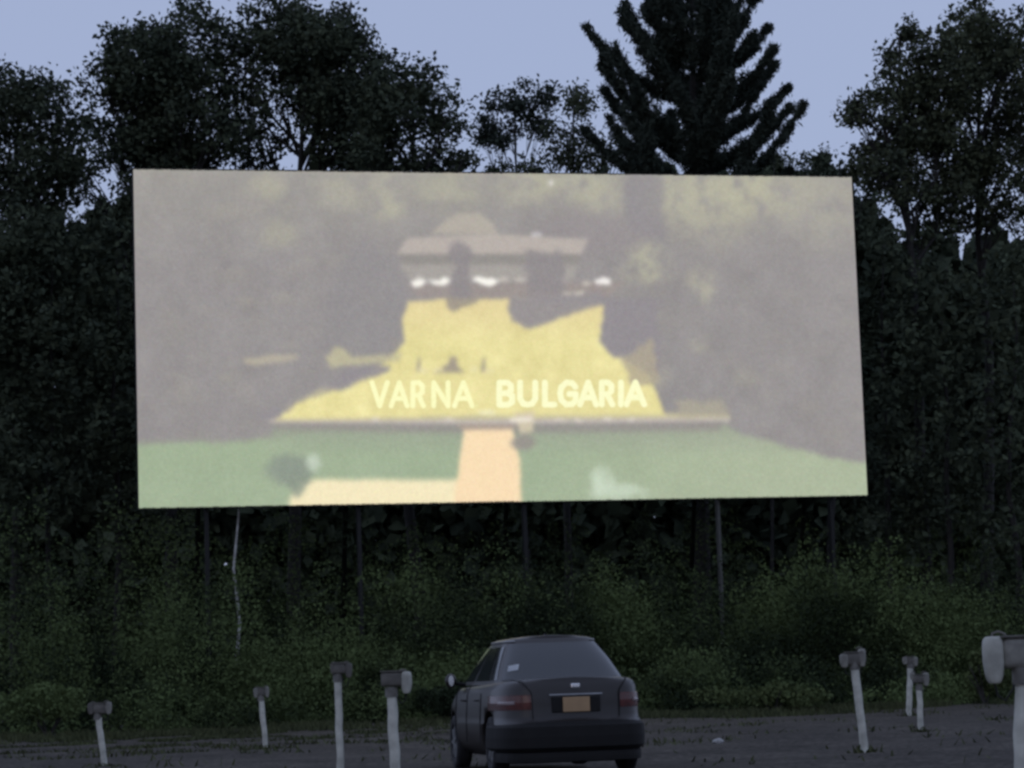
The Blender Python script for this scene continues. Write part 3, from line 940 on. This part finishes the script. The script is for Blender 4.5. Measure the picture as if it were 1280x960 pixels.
# ------------------------------------------------------------------ speaker poles and the speakers hung on them
def speaker_thing(px, py, D, w, h, label, side, matn='speaker', turn=0.0):
    c = at(px, py, D)
    root = empty('drive_in_speaker', (c.x, D - 0.02, c.z - h / 2), turn)
    tag(root, label, 'speaker', 'drive-in speakers hung on the poles')
    # body: rounded case, narrower at the foot
    bm = bmesh.new()
    n = 20
    rings = []
    prof = [(0.0, .42), (.04, .62), (.16, .82), (.45, 1.0), (.8, 1.0), (.93, .9), (.99, .66), (1.0, .4)]
    dp = w * .42
    for t, s in prof:
        ring = []
        for k in range(n):
            a = 2 * PI * k / n
            ca_, sa = math.cos(a), math.sin(a)
            e = .62
            ring.append(bm.verts.new((w / 2 * s * math.copysign(abs(ca_) ** e, ca_), dp * (.55 + .45 * s) * math.copysign(abs(sa) ** e, sa), h * t)))
        rings.append(ring)
    for a, b_ in zip(rings, rings[1:]):
        for k in range(n):
            bm.faces.new((a[k], a[(k + 1) % n], b_[(k + 1) % n], b_[k]))
    bm.faces.new(rings[0]); bm.faces.new(rings[-1])
    bm_obj('body', bm, M[matn], root, smooth=True)
    # grille slots on the far face (the side that faces the listener's window)
    bm = bmesh.new()
    for k in range(5):
        box_bm(bm, (0, dp * 1.0, h * (.42 + .09 * k)), (w * .6, .008, h * .035))
    bm_obj('grille', bm, M['grille'], root)
    s = 1 if side == 'l' else -1      # hook reaches towards the pole
    tubes('hook', [([Vector((0, 0, h * .98)), Vector((0, 0, h * 1.06)), Vector((s * w * .3, 0, h * 1.1)), Vector((s * w * .62, 0, h * 1.04)), Vector((s * w * .62, 0, h * .96))],
                    [.008] * 5)], M['boxgrey'], root)
    tubes('cord', [([Vector((0, .01, .01)), Vector((s * w * .15, .02, -.07)), Vector((s * w * .5, .02, -.1)), Vector((s * w * .9, .01, -.03)), Vector((s * w * 1.0, .0, .06))],
                    [.006] * 5)], M['rubber'], root)


POLES = 'speaker poles standing in the gravel lot'


def speaker_pole(label, top, foot, D, rad, box, spk, boxmat='boxgrey'):
    """top, foot: photo pixels of the pole's ends; box: (cx, cy, w, h) px; spk: list of (px, py, w, h, side, label) px"""
    ppm = F_PX / D
    pf = at(foot[0], foot[1], D); pt = at(top[0], top[1], D)
    base = Vector((pf.x, D, 0))
    # carry the pole down to the ground along its own lean
    dirv = (pt - pf).normalized()
    foot3 = pf + dirv * ((float(ground_z(pf.x, D)) - .05 - pf.z) / dirv.z)
    root = empty('speaker_pole', (foot3.x, D, 0))
    tag(root, label, 'pole', POLES)
    o = Vector((foot3.x, D, 0))
    rs_ = random.Random(int(top[0]))
    pts = []
    for k in range(9):
        p = foot3.lerp(pt, k / 8) - o
        if 0 < k < 8: p += Vector((rs_.uniform(-.006, .006), rs_.uniform(-.006, .006), 0))
        pts.append(p)
    tubes('post', [(pts, [rad * rs_.uniform(.94, 1.05) for _ in pts])], M['white'], root, n=14)
    cx, cy, w, h = box
    c = at(cx, cy, D) - o
    w /= ppm; h /= ppm
    bm = bmesh.new()
    box_bm(bm, (c.x, 0, c.z), (w, max(.12, w * .6), h))
    bm_obj('junction_box', bm, M[boxmat], root, bevel=min(w, h) * .2, smooth=True)
    bm = bmesh.new()
    box_bm(bm, (c.x, 0, c.z + h / 2 + .006), (w * 1.08, max(.12, w * .6) * 1.1, .014))
    bm_obj('lid', bm, M['boxgrey'], root, bevel=.004)
    tubes('collar', [([Vector((pt.x - o.x, 0, pt.z - .09)), Vector((pt.x - o.x, 0, pt.z + .01))], [rad * 1.25, rad * 1.25])], M['boxgrey'], root, n=14)
    for sp in spk:
        px_, py_, sw, sh, side, lab = sp[:6]
        speaker_thing(px_, py_, D, sw / ppm, sh / ppm, lab, side, sp[6] if len(sp) > 6 else 'speaker')


speaker_pole('short white pole standing farthest left', (122, 892), (131, 957), 37.6, .045, (125, 886, 16, 13),
             [(114, 886, 8, 14, 'l', 'left speaker on the short pole farthest left', 'boxgrey'), (136, 885, 8, 15, 'r', 'right speaker on the short pole farthest left')])
speaker_pole('short far white pole with a small T-shaped head, second from the left', (326, 870), (332, 932), 48, .05, (327, 865, 9, 10),
             [(320, 866, 6, 12, 'l', 'left speaker on the far pole with the small T-shaped head'), (334, 865, 5, 13, 'r', 'right speaker on the far pole with the small T-shaped head')])
speaker_pole('tall slim white pole left of the thicker pole beside the car', (422, 842), (425.5, 960), 28.5, .042, (424, 836, 17, 13),
             [(436, 838, 9, 18, 'r', 'speaker on the tall slim pole left of the thicker pole', 'boxgrey'), (416, 836, 6, 13, 'l', 'small dark speaker on the left of the tall slim pole', 'boxgrey')])
speaker_pole('thick white pole nearest the left side of the car', (489, 860), (494, 960), 26, .051, (490, 849, 27, 18),
             [(508, 853, 14, 27, 'r', 'pale speaker on the thick pole just left of the car', 'speaker_pale')])
speaker_pole('leaning white pole right of the car with two speakers spread at its head', (1068, 828), (1080.5, 937), 32, .05, (1067, 824, 20, 16),
             [(1055, 826, 11, 17, 'l', 'left speaker on the leaning pole right of the car'), (1077, 822, 10, 22, 'r', 'right speaker on the leaning pole right of the car')])
speaker_pole('farther of the two slim poles close together at the right', (1138, 830), (1136, 893), 58, .065, (1137, 826, 9, 9),
             [(1131, 826, 6, 9, 'l', 'left speaker on the farther of the two slim poles'), (1144, 827, 6, 11, 'r', 'right speaker on the farther of the two slim poles')])
speaker_pole('nearer of the two slim poles close together at the right', (1149, 856), (1151, 915), 41, .045, (1148, 849, 14, 10),
             [(1140, 845, 6, 9, 'l', 'left speaker on the nearer of the two slim poles'), (1157, 849, 8, 16, 'r', 'right speaker on the nearer of the two slim poles')])
speaker_pole('nearest and thickest pole, cut by the right picture edge', (1280, 836), (1280, 960), 15, .057, (1275, 816, 46, 38),
             [(1241, 825, 26, 58, 'l', 'big pale speaker hanging on the nearest pole at the right edge', 'speaker_pale')], 'speaker')

# pale stone on the gravel
c = at(898, 928, 38)
bm = bmesh.new()
bmesh.ops.create_icosphere(bm, subdivisions=3, radius=1)
rr = random.Random(4)
for v in bm.verts:
    f = 1 + .12 * math.sin(v.co.x * 5 + 1) + .1 * math.sin(v.co.y * 7) + .07 * math.cos(v.co.z * 9)
    v.co = Vector((v.co.x * .085 * f, v.co.y * .07 * f, v.co.z * .045 * f))
sy = 0.95 * F_PX / (928 + .034 * 258 - 858)
sc_ = at(898, 928, sy)
o = bm_obj('stone', bm, M['stone'], smooth=True)
o.location = (sc_.x, sy, float(ground_z(sc_.x, sy)) + .03)
tag(o, 'small pale stone lying on the gravel right of the car', 'stone')


# ------------------------------------------------------------------ the car
def build_car(loc, rz):
    root = empty('parked_car', loc, rz)
    tag(root, 'dark sedan parked on the gravel, seen from behind, facing the screen', 'car')
    # local axes: +X forward, +Y left, +Z up
    N = 112

    def sup(t, n):
        c, s = math.cos(t), math.sin(t)
        return math.copysign(abs(c) ** (2 / n), c), math.copysign(abs(s) ** (2 / n), s)

    def ring(r, Fx, w, n, zf):
        out = []
        for k in range(N):
            t = 2 * PI * (k + .5) / N
            cx, sy = sup(t, n)
            x = (r + Fx) / 2 + (Fx - r) / 2 * cx
            y = w * sy
            out.append(Vector((x, y, zf(x))))
        return out

    def zs(x):
        return float(np.interp(x, [0, .15, .6, 1.2, 2.6, 3.35, 3.9, 4.3, 4.5], [.985, .995, 1.0, .985, .96, .945, .87, .77, .72]))
    Lv = [(.30, 4.2, .70, 5, lambda x: .20), (.10, 4.40, .80, 6, lambda x: .26), (.02, 4.48, .845, 6, lambda x: .36), (0.0, 4.5, .862, 6, lambda x: .46),
          (.005, 4.49, .865, 6, lambda x: .535), (.03, 4.46, .864, 6, lambda x: .56), (.085, 4.42, .860, 6, lambda x: .575), (.10, 4.40, .858, 6, lambda x: .62),
          (.105, 4.36, .852, 6, lambda x: min(.74, zs(x) - .12)), (.115, 4.32, .838, 6, lambda x: zs(x) - .09), (.135, 4.28, .815, 6, lambda x: zs(x) - .035), (.17, 4.24, .775, 6, lambda x: zs(x) - .005)]
    rings = [ring(*l) for l in Lv]
    top = rings[-1]
    for s, dz in ((.8, .012), (.45, .022), (.0, .026)):
        rings.append([Vector((p.x, p.y * s, zs(p.x) + dz)) for p in top])
    bm = bmesh.new()
    vr = [[bm.verts.new(p) for p in rg] for rg in rings]
    for a, b_ in zip(vr, vr[1:]):
        for k in range(N):
            bm.faces.new((a[k], a[(k + 1) % N], b_[(k + 1) % N], b_[k]))
    bm.faces.new(vr[0])
    bmesh.ops.remove_doubles(bm, verts=bm.verts, dist=.0005)
    body = bm_obj('body', bm, M['paint'], root, smooth=True)
    # wheel arches cut out of the body
    cut = bmesh.new()
    for wx_ in (.98, 3.62):
        for s in (-1, 1):
            bmesh.ops.create_cone(cut, cap_ends=True, segments=40, radius1=.36, radius2=.36, depth=.36,
                                  matrix=Matrix.Translation((wx_, s * .80, .33)) @ Matrix.Rotation(PI / 2, 4, 'X'))
    me = bpy.data.meshes.new('cut'); cut.to_mesh(me); cut.free()
    co = bpy.data.objects.new('cut', me); COL.objects.link(co); co.parent = root
    md = body.modifiers.new('arches', 'BOOLEAN'); md.object = co; md.operation = 'DIFFERENCE'; md.solver = 'EXACT'
    dg = bpy.context.evaluated_depsgraph_get(); dg.update()
    nm = bpy.data.meshes.new_from_object(body.evaluated_get(dg))
    body.modifiers.clear(); body.data = nm
    bpy.data.objects.remove(co)

    # cabin
    def G(t, v):
        """point on the cabin shell: t angle, v 0 (belt) .. 1 (roof edge)"""
        r = .62 + (1.30 - .62) * (v ** .92)
        Fx = 3.55 + (2.62 - 3.55) * v
        w = .775 - .205 * v - .03 * v * v
        cx, sy = sup(t, 7.5 - 2.0 * v)
        bow = .05 * (1 - abs(sy) ** 2) * (1 if cx > 0 else -1)
        return Vector(((r + Fx) / 2 + (Fx - r) / 2 * cx + bow, w * sy, .97 + .465 * v + .02 * math.sin(v * PI)))
    bm = bmesh.new()
    rows = [[bm.verts.new(G(2 * PI * (k + .5) / N, v)) for k in range(N)] for v in (0, .1, .25, .5, .75, .9, .97, 1.0)]
    topr = [v.co.copy() for v in rows[-1]]
    for s, dz in ((.97, .018), (.9, .032), (.6, .05), (.25, .058), (0, .06)):
        cxm = 1.96
        rows.append([bm.verts.new((cxm + (p.x - cxm) * (s if s > .85 else .85 + .1 * s), p.y * s, p.z + dz)) for p in topr])
    for a, b_ in zip(rows, rows[1:]):
        for k in range(N):
            bm.faces.new((a[k], a[(k + 1) % N], b_[(k + 1) % N], b_[k]))
    bmesh.ops.remove_doubles(bm, verts=bm.verts, dist=.0005)
    bm_obj('cabin', bm, M['paint'], root, smooth=True)

    def patch(name, t0, t1, v0, v1, mat, off=.005, nt_=24, nv=10, inset0=0, inset1=0):
        bm = bmesh.new()
        g = []
        for j in range(nv + 1):
            v = v0 + (v1 - v0) * j / nv
            row = []
            for i in range(nt_ + 1):
                t = t0 + inset0 * j / nv + (t1 - t0 - inset0 * j / nv - inset1 * j / nv) * i / nt_
                p = G(t, v)
                n = (G(t + .01, v) - G(t - .01, v)).cross(G(t, v + .01) - G(t, v - .01)).normalized()
                row.append(bm.verts.new(p + n * off))
            g.append(row)
        for j in range(nv):
            for i in range(nt_):
                bm.faces.new((g[j][i], g[j][i + 1], g[j + 1][i + 1], g[j + 1][i]))
        o = bm_obj(name, bm, mat, root, smooth=True)
        return o
    # rear faces x-min: t = PI
    def t_at_y(frac, n=7.0):   # angle measured from PI where |sin|^(2/n) = frac
        return math.asin(frac ** (n / 2))
    a = t_at_y(.93)
    patch('rear_window', PI - a, PI + a, .07, .93, M['glass'])
    patch('windshield', -a, a, .07, .93, M['glass'])

    def t_at_x(x, v=.5, s=1):
        best = min(((abs(G(s * t, v).x - x), t) for t in np.linspace(.3, PI - .3, 1500)))
        return s * best[1]
    for s in (1, -1):
        for xa, xb in ((1.22, 1.48), (1.54, 2.2), (2.28, 2.98)):
            ta, tb = t_at_x(xa, .5, s), t_at_x(xb, .5, s)
            patch('side_window', ta, tb, .08, .86, M['glass'], off=.005 if s * (tb - ta) < 0 or True else -.005)
    for s in (1, -1):
        tubes('roof_highlight', [([G(s * t_, .985) * 1.0 + Vector((0, s * .006, .006)) for t_ in np.linspace(.75, PI - .62, 18)], [.010] * 18)], M['rim'], root)  # pale tube added to draw the highlight along the roof edge
    # swept strips that follow the rear plan curve
    def plan(u, w=.862, n=6, r=0.0):
        t = u
        cx, sy = sup(t, n)
        return Vector(((r + 4.5) / 2 + (4.5 - r) / 2 * cx, w * sy, 0))

    def strip(name, y0, y1, z0, z1, w, r, out, mat, seg=40, par=root, n=6, tp=.012, zc=None):
        """closed band wrapping the rear between fractional positions y0..y1 (-1..1, |>1| runs up the flank)"""
        def tt(f):
            sg = 1 if f >= 0 else -1
            f = abs(f)
            if f <= .985: a_ = math.asin(min(1, f ** (n / 2)))
            else: a_ = math.asin(min(1, .985 ** (n / 2))) + (f - .985) * 1.4
            return PI - sg * a_
        bm = bmesh.new()
        rows = []
        for i in range(seg + 1):
            f = y0 + (y1 - y0) * i / seg
            t = tt(f)
            p = plan(t, w, n, r); q = plan(t + .004, w, n, r) - plan(t - .004, w, n, r)
            nn = Vector((-q.y, q.x, 0)).normalized()
            if nn.dot(p - Vector((2.25, 0, 0))) < 0: nn = -nn
            rows.append([bm.verts.new(p + nn * d + Vector((0, 0, z))) for d, z in ((-.03, z0), (out, z0 + tp), (out * 1.15, (z0 + z1) / 2), (out, z1 - tp), (-.03, z1))])
        for a_, b_ in zip(rows, rows[1:]):
            for k in range(5):
                bm.faces.new((a_[k], a_[(k + 1) % 5], b_[(k + 1) % 5], b_[k]))
        bm.faces.new(rows[0]); bm.faces.new(rows[-1])
        return bm_obj(name, bm, mat, par, smooth=False)
    strip('rear_bumper', -1.06, 1.06, .24, .56, .866, .0, .035, M['plastic'], seg=80, tp=.05)
    strip('lower_valance', -1.0, 1.0, .13, .25, .84, .02, .02, M['plastic'])
    for s in (1, -1):
        l = strip('tail_light', s * .60, s * 1.045, .68, .855, .852, .108, .014, M['lamp_red'], seg=30)
        strip('reversing_lens', s * .80, s * .95, .745, .79, .853, .095, .014, M['lamp_clear'], seg=10, par=l, tp=.006)
    strip('trunk_trim', -.36, .36, .825, .85, .85, .108, .02, M['rim'], seg=20, tp=.004)
    bm = bmesh.new(); box_bm(bm, (.098, 0, .735), (.03, .56, .165)); bm_obj('plate_recess', bm, M['plastic'], root, bevel=.01)
    bm = bmesh.new(); box_bm(bm, (.076, 0, .735), (.012, .31, .155)); pl = bm_obj('licence_plate', bm, M['plate'], root, bevel=.004)
    bm = bmesh.new(); box_bm(bm, (.108, 0, .93), (.03, .11, .05)); bm_obj('badge', bm, M['chrome'], root, bevel=.012)
    # trunk lid seam
    for s in (1, -1):
        tubes('lid_seam', [([Vector((.102, s * .50, .60)), Vector((.112, s * .51, .87)), Vector((.16, s * .60, .988)), Vector((.5, s * .66, 1.006)), Vector((.64, s * .68, 1.006))], [.006] * 5)], M['plastic'], root)
    # sticker inside the rear window, lower left
    bm = bmesh.new()
    st = t_at_y(.80); 
    p = G(PI - st, .26)
    n = (G(PI - st + .01, .26) - G(PI - st - .01, .26)).cross(G(PI - st, .27) - G(PI - st, .25)).normalized()
    p2 = G(PI - st, .44)
    up = (p2 - p).normalized(); sd = up.cross(n).normalized()
    qv = [p + n * .008 + sd * a_ * .065 + up * b_ * .11 for a_, b_ in ((-1, 0), (1, 0), (1, 1), (-1, 1))]
    bm.faces.new([bm.verts.new(q) for q in qv])
    bmesh.ops.solidify(bm, geom=bm.faces[:], thickness=.002)
    bm_obj('sticker', bm, M['sticker'], root)
    # door lines and handles
    for s in (1, -1):
        for x in (1.52, 2.5, 3.32):
            tubes('door_seam', [([Vector((x, s * .866, .32)), Vector((x, s * .868, .6)), Vector((x, s * .845, .86)), Vector((x, s * .80, .955))], [.005] * 4)], M['plastic'], root)
        for x in (1.68, 2.66):
            tubes('door_handle', [([Vector((x, s * .855, .80)), Vector((x + .02, s * .885, .805)), Vector((x + .16, s * .885, .805)), Vector((x + .18, s * .855, .80))], [.011] * 4)], M['paint'], root)
        mb = bmesh.new()
        bmesh.ops.create_uvsphere(mb, u_segments=20, v_segments=12, radius=1, matrix=Matrix.Translation((3.12, s * .945, 1.03)) @ Matrix.Diagonal((.06, .07, .085, 1)))
        mo = bm_obj('side_mirror', mb, M['paint'], root, smooth=True)
        mb = bmesh.new()
        bmesh.ops.create_cone(mb, cap_ends=True, segments=24, radius1=.05, radius2=.052, depth=.006,
                              matrix=Matrix.Translation((3.046, s * .95, 1.03)) @ Matrix.Rotation(PI / 2, 4, 'Y') @ Matrix.Diagonal((1.2, .65, 1, 1)))
        bm_obj('mirror_glass', mb, M['chrome'], mo)
        tubes('mirror_arm', [([Vector((3.14, s * .75, .98)), Vector((3.13, s * .88, 1.0))], [.025, .02])], M['plastic'], mo)
    # wheels
    for wx_ in (.98, 3.62):
        for s in (1, -1):
            cpt = Vector((wx_, s * .755, .315))
            prof = [(.195, -.09), (.27, -.10), (.305, -.085), (.315, -.05), (.315, .05), (.305, .085), (.27, .10), (.195, .09)]
            bm = bmesh.new(); K = 40
            rows = []
            for k in range(K):
                an = 2 * PI * k / K
                rows.append([bm.verts.new(cpt + Vector((rr_ * math.cos(an), yy, rr_ * math.sin(an)))) for rr_, yy in prof])
            for k in range(K):
                a_, b_ = rows[k], rows[(k + 1) % K]
                for j in range(8):
                    bm.faces.new((a_[j], a_[(j + 1) % 8], b_[(j + 1) % 8], b_[j]))
            wh = bm_obj('wheel', bm, M['rubber'], root, smooth=True)
            bm = bmesh.new()
            bmesh.ops.create_cone(bm, cap_ends=True, segments=36, radius1=.2, radius2=.185, depth=.03,
                                  matrix=Matrix.Translation(cpt + Vector((0, s * .06, 0))) @ Matrix.Rotation(-s * PI / 2, 4, 'X'))
            for k in range(7):
                an = 2 * PI * k / 7
                box_bm(bm, cpt + Vector((.1 * math.cos(an), s * .082, .1 * math.sin(an))), (.16, .02, .035), Matrix.Rotation(-an, 3, 'Y'))
            bm_obj('rim', bm, M['rim'], wh)
    bm = bmesh.new()
    box_bm(bm, (2.3, 0, .22), (4.0, 1.2, .1)); bm_obj('underbody', bm, M['plastic'], root)
    tubes('exhaust_pipe', [([Vector((.6, -.45, .2)), Vector((.06, -.45, .2))], [.03, .03])], M['rim'], root)
    bm = bmesh.new()
    box_bm(bm, (1.75, 0, 1.505), (.12, .03, .03)); bm_obj('roof_aerial', bm, M['plastic'], root, bevel=.008)
    return root


CAR_D = 27.8
pc = at(723, 900, CAR_D)
# Blender X of the car points forward, so turn by 90 degrees plus a little to the left
car = build_car((pc.x, CAR_D, float(ground_z(pc.x, CAR_D))), PI / 2 + math.radians(10.5))
car.scale = (.97, .955, 1.02)
